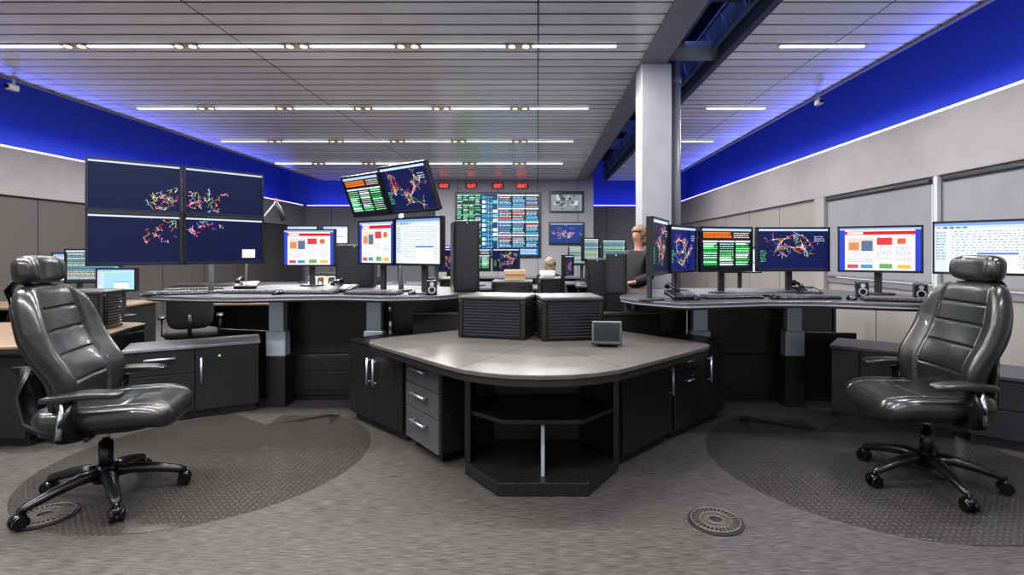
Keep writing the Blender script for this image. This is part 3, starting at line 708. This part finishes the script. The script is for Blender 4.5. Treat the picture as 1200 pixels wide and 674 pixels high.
def deskphone(loc,rz,lab='black desk telephone with corded handset'):
    r=root('telephone',lab,'telephone',loc,rz,'desk telephones')
    m=MB(); M_=Matrix.Rotation(math.radians(12),4,'X'); m.box((0,0,.035),(.19,.18,.03),M=M_); mk('base',m,BLK,r,bevel=.008)
    m=MB(); m.tube([(-.065,-.08,.065),(-.065,-.07,.085),(-.065,0,.095),(-.065,.07,.105),(-.065,.085,.085)],[.022,.016,.013,.016,.022],n=12); mk('handset',m,BLKG,r)
    m=MB(); 
    for i in range(3):
        for j in range(4): m.box((.0+i*.028,-.06+j*.024,.054),(.018,.014,.008),M=M_)
    mk('keypad',m,SIL,r); return r
Ph=deskphone((1.05,3.76,ZD),.2); dup(Ph,(-2.75,4.85,ZD),.3); dup(Ph,(-1.68,4.45,ZD),-.1); dup(Ph,(2.15,4.1,ZD),-.1)
def papers(loc,rz,n=1,lab='loose white paper sheets'):
    m=MB()
    for k in range(n): m.box((R.uniform(-.01,.01),R.uniform(-.01,.01),.002+.004*k),(.21,.29,.003),rz=R.uniform(-.15,.15))
    mk('paper_stack',m,PAPER,loc=loc,rz=rz,label=lab,cat='papers')
papers((-3.55,3.75,.72),.3,3,'white papers on the tan desk'); papers((-.35,6.0,.74),.3,3,'white papers on a dark rear desk')
r=root('mug','dark mug with pens on the tan desk','mug',(-3.45,3.85,.72)); mk('cup',MB().cyl((0,0,0),(0,0,.1),.038,.042,n=20),BLKG,r)
mk('pen',MB().cyl((.01,0,.02),(.03,0,.17),.004,n=6),ALU,r); mk('pen',MB().cyl((-.01,.01,.02),(-.02,.02,.18),.004,n=6),ALU,r)
def tower(loc,rz,w,d,h,lab):
    r=root('computer_tower',lab,'computer',loc,rz)
    mk('case',MB().bb(-w/2,w/2,-d/2,d/2,0,h),BLK,r,bevel=.012,seg=3)
    m=MB(); n=int((h-.06)/.016)
    for k in range(n): m.bb(-w/2+.03,w/2-.03,-d/2-.003,-d/2+.002,.03+k*.016,.036+k*.016)
    mk('grille',m,LOUV,r); mk('side_vent',MB().bb(-w/2-.004,-w/2,-d*.35,d*.35,.05,h-.06),DKG,r)
    mk('power_light',MB().cyl((0,-d/2-.006,h-.02),(0,-d/2,h-.02),.004,n=8),GRN,r)
tower((-.66,4.62,ZD),.25,.22,.4,.62,'tall black louvred computer tower at the end of the raised desk')
tower((.68,4.38,ZD-.0),-.2,.17,.36,.34,'black computer tower at the end of the raised desk')
tower((-1.80,5.1,ZD),.1,.36,.2,.42,'black finned equipment box behind the monitors')

# ------------------------------------------------------------------ floor items
def mat_shape(cx,cy,r_,lx0,lx1,ly,n=64):
    pts=[]
    for i in range(n):
        a=math.pi*.5+ .42+ (2*math.pi-.84)*i/(n-1)
        pts.append((cx+r_*math.cos(a)*1.0,cy+r_*math.sin(a)*.98))
    pts+= [(lx1,ly-.25),(lx1,ly),(lx0,ly),(lx0,ly-.25)]
    return pts
MM=matmat()
for nm,a,l in (('chair_mat',(-2.12,3.38,.97,-2.1,-1.62,4.22),'round clear studded chair mat with lip under the office chair'),('chair_mat.001',(2.14,3.32,1.0,1.6,2.12,4.1),'round clear studded chair mat with lip under the office chair')):
    o=mk(nm,MB().prism(mat_shape(*a),.001,.006),MM,label=l,cat='chair mat',bevel=.002)
def vent(loc,label):
    r=root('floor_vent',label,'floor vent',loc,0,'round floor vents'); 
    m=MB(); n=32
    for k in range(n):
        a=2*math.pi*k/n; 
        m.box((.06*math.cos(a)*1.25,.06*math.sin(a)*1.25,.010),(.075,.006,.004),rz=a)
    for rr_ in (.035,.075,.118):
        m.tube([(rr_*math.cos(t),rr_*math.sin(t),.010) for t in [i*2*math.pi/40 for i in range(41)]],.005,n=6)
    mk('grille',m,pm('vent_grey','#54504e',.5),r); mk('rim',MB().cyl((0,0,0),(0,0,.007),.135,n=48),pm('vent_dark','#1c1b1a',.6),r,bevel=.002)
vent((.89,2.56,0),'round grey plastic floor vent in the carpet'); vent((-2.50,2.60,0.006),'round grey floor vent beneath the office chair')

# ------------------------------------------------------------------ office chair (faces local +X)
def office_chair(loc,rz,lab,basea=0.3,sc_=1.0):
    r=root('office_chair',lab,'office chair',loc,rz); r.scale=(sc_,)*3
    mk('hub',MB().cyl((0,0,.09),(0,0,.18),.055,.04,n=20),BLK,r)
    m=MB(); m.cyl((0,0,.14),(0,0,.30),.032,n=18); m.cyl((0,0,.30),(0,0,.40),.018,n=16,mi=1); mk('gas_lift',m,[BLK,CHR],r)
    for k in range(5):
        a=basea+2*math.pi*k/5; ca,sa=math.cos(a),math.sin(a)
        m=MB(); m.tube([(ca*q,sa*q,z) for q,z in ((.03,.135),(.12,.138),(.22,.118),(.325,.088),(.35,.082))],[.042,.038,.033,.027,.014],n=10,sq=(.9,.75)); lg=mk('leg',m,BLK,r)
        c=Vector((ca*.345,sa*.345,0)); t=Vector((-sa,ca,0)); m=MB()
        for s_ in (-1,1):
            q=c+t*.019*s_+Vector((0,0,.032)); m.cyl(q-t*.011,q+t*.011,.032,n=20)
        m.cyl(c+Vector((0,0,.05)),c+Vector((0,0,.088)),.010,n=10)
        m.sup((c.x,c.y,.05),(.030,.030,.022),.8,1); mk('caster',m,BLKG,lg)
    m=MB(); m.box((-.03,0,.395),(.30,.18,.06)); m.box((-.17,0,.41),(.16,.14,.06)); m.cyl((.02,-.22,.395),(.02,.08,.395),.006,n=8); m.cyl((.02,-.27,.395),(.02,-.2,.395),.013,n=10)
    m.cyl((-.1,.06,.39),(-.1,.24,.39),.006,n=8); mk('mechanism',m,BLK,r,bevel=.006)
    Ms=Matrix.Translation((.06,0,.465))@Matrix(((0,0,1,0),(0,1,0,0),(1,0,0,0),(0,0,0,1)))
    def s_off(u,v): return .016*abs(u)**2.5-.034*max(0,(v-.4)/.6)**2+.012*max(0,(-v-.5)/.5)
    def s_rel(u,v):
        g=max(math.exp(-((abs(u)-.62)/.022)**2), math.exp(-((v-.25)/.02)**2) if abs(u)<.6 else 0)
        return -.012*g+.005*(1-u*u)
    mk('seat',MB().pad((0,0,0),.285,.30,.056,lambda v:1-.08*max(0,-v),s_rel,s_off,nu=90,nv=90,M=Ms,pw=5,rd=.2),LEA,r,weld=True)
    mk('seat_pan',MB().sup((.03,0,.42),(.25,.24,.024),.4,.4,nu=36),BLK,r)
    Mb=Matrix.Translation((-.215,0,.79))@Matrix.Rotation(math.radians(-10),4,'Y')
    def b_edge(v): return 1+.06*math.cos(v*1.4)-.12*max(0,v-.35)/.65-.08*max(0,-v-.6)/.4
    def b_off(u,v): return .08*abs(u)**2.4*(1-.25*v)+.05*math.exp(-((v+.42)/.42)**2)-.015*v
    def b_rel(u,v):
        s_=0
        if abs(u)<.58:
            for q in (-.45,-.05,.3,.62): s_=max(s_,math.exp(-((v-q)/.015)**2))
        s_=max(s_,1.15*math.exp(-((abs(u)-.6)/.02)**2))
        puff=.006*math.cos(u/.6*math.pi/2) if abs(u)<.6 else .008
        return -.012*s_+puff
    mk('backrest',MB().pad((0,0,0),.29,.355,.050,b_edge,b_rel,b_off,nu=110,nv=130,M=Mb,pw=4.6,rd=.18),LEA,r,weld=True)
    mk('back_shell',MB().pad((-.048,0,-.02),.272,.325,.024,b_edge,lambda u,v:0,b_off,nu=30,nv=30,M=Mb,pw=4.4,rd=.2),BLK,r,weld=True)
    m=MB(); m.tube([(-.10,0,.41),(-.24,0,.39),(-.32,0,.44),(-.34,0,.58),(-.345,0,.72)],[.045,.045,.045,.038,.028],n=12,sq=(1.7,.6)); mk('back_support',m,BLK,r)
    Mh=Matrix.Translation((-.335,0,1.205))@Matrix.Rotation(math.radians(-6),4,'Y')
    def h_rel(u,v): return -.009*math.exp(-((abs(u)-.6)/.03)**2)
    mk('headrest',MB().pad((.03,0,0),.175,.078,.058,lambda v:1-.06*v*v,h_rel,lambda u,v:.05*abs(u)**2,nu=60,nv=40,M=Mh,pw=3.4,rd=.6),LEA,r,weld=True)
    m=MB(); m.tube([(-.35,0,1.19),(-.40,0,1.11),(-.385,0,.96)],[.016,.018,.02],n=10,sq=(2.2,.6)); mk('headrest_bracket',m,BLK,r)
    for s_ in (-1,1):
        y=.310*s_
        m=MB(); m.tube([(-.04,.10*s_,.40),(-.04,.22*s_,.395),(-.04,y,.415),(-.035,y+.012*s_,.50),(-.02,y+.005*s_,.585)],[.028,.028,.030,.027,.022],n=12,sq=(1.6,.7)); a=mk('armrest',m,BLK,r)
        m=MB(); m.tube([(-.055,y+.034*s_,.43),(-.045,y+.038*s_,.52),(-.04,y+.024*s_,.60)],.009,n=8,sq=(1,1.6)); mk('chrome_strip',m,CHR,a,label='chrome strip')
        def fa(x,y_,z): return (x,y_*(1-.2*max(0,-x/.14)),z-.010*(abs(x)/.14)**2)
        mk('arm_pad',MB().sup((.02,y,.622),(.158,.050,.017),.4,.45,nu=48,nv=16,fn=fa),LEA,a)
    return r
office_chair((-2.36,2.80,.006),math.radians(20),'black leather high-back office chair with headrest beside the tan desk',basea=.15,sc_=1.03)
office_chair((2.28,3.0,.006),math.radians(180-4),'black leather high-back office chair with headrest on a clear mat',basea=.25,sc_=1.03)

# ------------------------------------------------------------------ background workstations
def task_chair(loc,rz,lab='black fabric task chair at a rear workstation'):
    r=root('task_chair',lab,'office chair',loc,rz,'rear task chairs')
    m=MB()
    for k in range(5):
        a=.3+2*math.pi*k/5; m.tube([(0,0,.12),(math.cos(a)*.3,math.sin(a)*.3,.07)],[.025,.014],n=8); m.cyl((math.cos(a)*.3,math.sin(a)*.3-.015,.03),(math.cos(a)*.3,math.sin(a)*.3+.015,.03),.03,n=12)
    mk('base',m,BLK,r); mk('gas_lift',MB().cyl((0,0,.12),(0,0,.44),.022,n=12),BLK,r)
    mk('seat',MB().sup((0,0,.47),(.24,.24,.045),.5,.45),FAB,r)
    mk('backrest',MB().sup((-.22,0,.78),(.035,.21,.24),.4,.45,fn=lambda x,y,z:(x+.06*(abs(y)/.21)**2,y,z)),FAB,r)
    mk('back_support',MB().tube([(-.05,0,.44),(-.24,0,.46),(-.27,0,.7)],.02,n=8),BLK,r)
    for s_ in (-1,1):
        a=mk('armrest',MB().tube([(-.02,.12*s_,.44),(-.02,.26*s_,.46),(-.02,.26*s_,.64)],.014,n=8),BLK,r); mk('arm_pad',MB().sup((0,.26*s_,.65),(.12,.035,.015),.5,.5,nu=16,nv=8),BLK,a)
    return r
TC=task_chair((-3.75,5.55,0),math.radians(120))
for p,a in (((-2.4,7.6),80),((-3.4,8.3),100)): dup(TC,(p[0],p[1],0),math.radians(a))
def rear_desk(x,y,w,rz,lab,top=WOOD,z=.74):
    r=root('rear_desk',lab,'desk',(x,y,0),rz)
    mk('worktop',MB().bb(-w/2,w/2,0,.8,z-.03,z),top,r,bevel=.006)
    mk('front_panel',MB().bb(-w/2+.04,w/2-.04,.68,.71,.08,z-.03),CABD,r)
    for s_ in (-1,1): mk('side_panel',MB().bb(s_*(w/2-.04)-.015,s_*(w/2-.04)+.015,.04,.76,0,z-.03),CABD,r)
    mk('drawer',MB().bb(w/2-.5,w/2-.08,.03,.05,.1,z-.05).bb(w/2-.5,w/2-.08,.05,.6,.1,z-.05),CAB,r,bevel=.003)
    return r
rear_desk(-3.2,6.1,2.2,.08,'tan laminate desk with dark panels behind the raised console')
rear_desk(-5.6,5.6,1.8,.1,'tan laminate desk near the panelled wall')
rear_desk(-.35,5.9,1.7,0,'dark rear workstation desk with equipment on top',TOPD)
rear_desk(-.75,7.0,1.5,0,'dark rear desk crowded with small monitors',TOPD,.85)
rear_desk(.95,6.75,.9,-.1,'dark rear desk beside the grey column',TOPD,.9)
rear_desk(-1.6,8.6,2.4,0,'dark rear workstation desk in front of the video wall',TOPD,.8)
rear_desk(1.2,8.8,1.8,0,'dark rear workstation desk in front of the video wall',TOPD,.8)
rear_desk(3.1,6.9,1.8,-.15,'dark rear desk close to the windows',TOPD)
rear_desk(-4.8,9.5,2.6,.05,'dark rear desk near the blue cove',TOPD)
rear_desk(-.6,12,4.0,0,'long dark desk below the video wall',TOPD)
enclosure((-.55,6.1),(-.06,6.1),.4,.74,.26,'black louvred equipment box on the rear desk')
enclosure((.02,6.1),(.28,6.1),.4,.74,.30,'black louvred equipment box on the rear desk')
enclosure((-1.15,6.0),(-.72,6.0),.4,.74,.30,'black louvred equipment box on the rear desk')
GB='monitors on rear workstations'
monitor((.62,6.9),(.86,7.15),1.22,.32,s_green(1),.9,'monitor with pale green lists on a rear desk',group=GB)
monitor((.88,7.0),(1.22,7.05),1.2,.32,s_green(2),.9,'monitor with pale green lists on a rear desk',group=GB)
monitor((.33,6.25),(.46,6.5),1.05,.26,s_map(91),.74,'small monitor with dark map on a rear desk',group=GB)
monitor((-1.42,7.3),(-1.1,7.45),1.06,.34,s_map(81),.85,'small dark monitor on a crowded rear desk',group=GB)
monitor((-1.08,7.45),(-.68,7.48),1.06,.34,s_code(82),.85,'small dark monitor on a crowded rear desk',group=GB)
monitor((-.66,7.48),(-.26,7.42),1.06,.34,s_net(83),.85,'small dark monitor on a crowded rear desk',group=GB)
monitor((-2.7,8.9),(-2.15,8.95),1.1,.36,s_tab(93),.8,'monitor with pale windows on a rear workstation',group=GB)
monitor((-2.05,8.95),(-1.5,8.95),1.1,.36,s_web(94),.8,'monitor with web page on a rear workstation',group=GB)
monitor((-4.9,10.0),(-4.3,10.0),1.5,.36,s_tab(95),.74,'monitor raised on a tall stand near the blue cove',group=GB)
monitor((-4.2,10.0),(-3.7,10.0),1.5,.36,s_tab(96),.74,'monitor raised on a tall stand near the blue cove',group=GB)
monitor((.55,9.2),(1.05,9.2),1.1,.36,s_green(97),.8,'monitor with pale lists on a rear workstation',group=GB)
monitor((1.1,9.2),(1.6,9.1),1.1,.36,s_map(98),.8,'monitor with dark map on a rear workstation',group=GB)
monitor((2.6,7.2),(3.15,7.2),1.05,.36,s_tab(99),.74,'monitor with pale windows on a desk near the windows',group=GB)
tower((.62,5.35,.0),-.1,.2,.32,1.28,'black louvred equipment rack beside the person')
def box_thing(x,y,z,w,d,h,rz,lab,mat=CARD):
    r=root('storage_box',lab,'box',(x,y,z),rz); mk('carton',MB().bb(-w/2,w/2,-d/2,d/2,0,h),mat,r,bevel=.004); mk('lid',MB().bb(-w/2-.008,w/2+.008,-d/2-.008,d/2+.008,h-.05,h+.006),mat,r,bevel=.004)
box_thing(-.28,6.3,1.0,.24,.2,.12,.1,'small tan cardboard box on black equipment'); box_thing(.12,6.3,1.04,.14,.14,.07,.2,'small white cardboard box on black equipment',PAPER)
papers((-3.0,6.4,.74),.2,5,'stack of white papers on the tan desk'); papers((-2.5,6.5,.74),-.2,4,'stack of white papers on the tan desk')
bc=['#3a4a6a','#c8c8c0','#6a3a34','#b0a890','#2c2c30','#7a8a9a']
for k in range(6):
    r=root('binder','upright ring binder standing on the rear tan desk','binder',(-2.95+k*.07,6.62,.74),0,'ring binders')
    mk('cover',MB().bb(-.03,.03,0,.24,0,.28),pm('binder_%d'%k,bc[k],.6),r,bevel=.004); mk('spine_label',MB().bb(-.02,.02,-.002,0,.12,.22),PAPER,r)
r=root('desk_lamp','silver jointed desk lamp with small red light','lamp',(-2.88,5.05,ZD),0)
mk('lamp_base',MB().cyl((0,0,0),(0,0,.02),.07,n=24),DKG,r)
m=MB(); m.tube([(0,0,.02),(.02,0,.5)],.009,n=8); m.tube([(.02,0,.5),(.30,0,.84)],.009,n=8); m.cyl((.02,-.02,.5),(.02,.02,.5),.018,n=12); mk('arm',m,SIL,r)
m=MB(); m.tube([(.30,0,.84),(.33,0,.78),(.38,0,.66)],[.014,.024,.028],n=16); mk('lamp_shade',m,DKG,r); mk('indicator',MB().sup((.30,0,.86),(.012,.012,.012),1,1,nu=12,nv=8),RED,r)

# ------------------------------------------------------------------ people
def skin(name,V,E,mats,parent,sub=2,sel=None,grow=0):
    idx=list(range(len(V))) if sel is None else sel
    mp={o:i for i,o in enumerate(idx)}
    me=bpy.data.meshes.new(name); me.from_pydata([V[i][:3] for i in idx],[(mp[a],mp[b]) for a,b in E if a in mp and b in mp],[])
    me.materials.append(mats); o=bpy.data.objects.new(name,me); COL.objects.link(o); o.parent=parent
    o.modifiers.new('Skin','SKIN')
    if len(me.skin_vertices):
        for k,i in enumerate(idx):
            rr_=V[i][3]+grow; me.skin_vertices[0].data[k].radius=(rr_,rr_); me.skin_vertices[0].data[k].use_root=(k==0)
    s=o.modifiers.new('Sub','SUBSURF'); s.levels=sub; s.render_levels=sub
    o.modifiers['Skin'].use_smooth_shade=True
    return o
def person(loc,rz,lab,seated,hair,shirt,sc_=1):
    r=root('person',lab,'person',loc,rz); r.scale=(sc_,)*3
    zs=-.46 if seated else 0
    V=[(0,0,.95,.135),(0,0,1.10,.115),(0,0,1.27,.135),(0,0,1.40,.062),(0,-.005,1.48,.044),(0,-.015,1.545,.054),(0,-.01,1.605,.068),(0,0,1.655,.056)]
    E=[(i,i+1) for i in range(7)]
    V.append((0,-.085,1.585,.011)); E.append((6,8))
    for s_ in (-1,1):
        b=len(V); V+=[(s_*.17,0,1.37,.052),(s_*.22,-.02,1.13,.040),(s_*.17,-.24,1.06,.028),(s_*.15,-.31,1.05,.032)]; E+=[(2,b),(b,b+1),(b+1,b+2),(b+2,b+3)]
        for k,(dx,l) in enumerate(((-.033,.065),(-.012,.08),(.010,.075),(.03,.06))):
            q=len(V); V+=[(s_*.15+dx,-.35,1.052,.0095),(s_*.15+dx*1.1,-.35-l*.55,1.045,.009),(s_*.15+dx*1.15,-.35-l,1.028,.008)]; E+=[(b+3,q),(q,q+1),(q+1,q+2)]
        q=len(V); V+=[(s_*(.15-.045),-.315,1.045,.011),(s_*(.15-.07),-.35,1.035,.009)]; E+=[(b+3,q),(q,q+1)]
    for s_ in (-1,1):
        b=len(V)
        V+=[(s_*.09,0,.88,.09),(s_*.11,-.02,.50,.058),(s_*.11,.02,.09,.040),(s_*.115,-.14,.04,.035)] if not seated else [(s_*.10,-.05,.95,.085),(s_*.12,-.42,.96,.062),(s_*.12,-.40,.56,.043),(s_*.12,-.53,.50,.035)]
        E+=[(0,b),(b,b+1),(b+1,b+2),(b+2,b+3)]
    V=[(v[0],v[1],v[2]+zs,v[3]) for v in V]
    tor=[0,1,2,3,9,10,11]+[9+18,10+18,11+18]
    VB=[(v[0],v[1],v[2],v[3]*(.78 if i in tor else 1)) for i,v in enumerate(V)]   # slimmer where clothing covers the body
    skin('body',VB,E,SKIN,r)
    skin('shirt',V,E,shirt,r,sel=tor,grow=.022)
    nl=9+36; skin('trousers',V,E,PANT,r,sel=[0,nl,nl+1,nl+2,nl+4,nl+5,nl+6],grow=.024)
    def fh(x,y,z):
        if y<-.04 and z<.02: y=-.04+(y+.04)*.1
        k=1+.05*math.sin(x*90+z*60)*math.cos(y*80)
        return (x*k,y*k,z*k)
    m=MB(); m.sup((0,.018,1.63+zs),(.092,.105,.098),1,1,nu=40,nv=28,fn=fh)
    m.sup((0,.05,1.56+zs),(.084,.058,.09),.8,.9,nu=28,fn=lambda x,y,z:(x*(1+.06*math.sin(z*120)),y,z))
    mk('hair',m,hair,r)
    for s_ in (-1,1): mk('eye',MB().sup((s_*.025,-.068,1.61+zs),(.010,.008,.007),1,1,nu=10,nv=6),BLKG,r)
    mk('mouth',MB().sup((0,-.068,1.55+zs),(.019,.007,.005),1,1,nu=10,nv=6),pm('lips','#8a4a42',.5),r)
    for s_ in (-1,1): mk('ear',MB().sup((s_*.073,.0,1.595+zs),(.010,.017,.026),1,1,nu=10,nv=8),SKIN,r)
person((1.15,5.82,0),math.radians(-55),'standing person with short fair hair in dark shirt looking down',False,HAIRB,SHD,.96)
person((.20,8.0,0),math.radians(170),'seated person with grey-blond hair seen from behind in a grey shirt',True,HAIRG,SHL)
dup(TC,(.20,8.06,0),math.radians(80))

# ------------------------------------------------------------------ lights
def area(n,loc,rot,sx,sy,e,col):
    L=bpy.data.lights.new(n,'AREA'); L.shape='RECTANGLE'; L.size=sx; L.size_y=sy; L.energy=e; L.color=col
    o=bpy.data.objects.new(n,L); COL.objects.link(o); o.location=loc; o.rotation_euler=rot
cb_=(.02,.075,1)
area('cove_lamp',(5.42,8.5,3.0),(math.radians(180),0,0),.06,19,26,cb_)
area('cove_lamp',(-9.12,8.5,3.0),(math.radians(180),0,0),.06,19,22,cb_)
area('cove_lamp',(-2,19.0,3.0),(math.radians(180),0,0),13,.06,16,cb_)
area('cove_lamp',(4.95,8.5,3.06),(math.radians(180),math.radians(-55),0),.06,19,90,(.07,.12,1))
area('cove_lamp',(-8.6,8.5,3.06),(math.radians(180),math.radians(55),0),.06,19,90,(.07,.12,1))
area('slot_fill',(1.95,7,4.7),(0,0,0),.06,15,60,(.2,.32,1))  # added blue fill that tints the slot steelwork, no fixture modelled
W=bpy.data.worlds.new('World'); sc.world=W; W.use_nodes=True; bg=W.node_tree.nodes['Background']; bg.inputs[0].default_value=(.9,.94,1,1); bg.inputs[1].default_value=.95

cam=bpy.data.cameras.new('Camera'); co=bpy.data.objects.new('Camera',cam); COL.objects.link(co)
co.location=(0,0,1.35); co.rotation_euler=(math.radians(90),0,0); cam.lens=18; cam.sensor_width=36
cam.shift_x=-.025; cam.shift_y=-.035; cam.clip_end=100
sc.camera=co
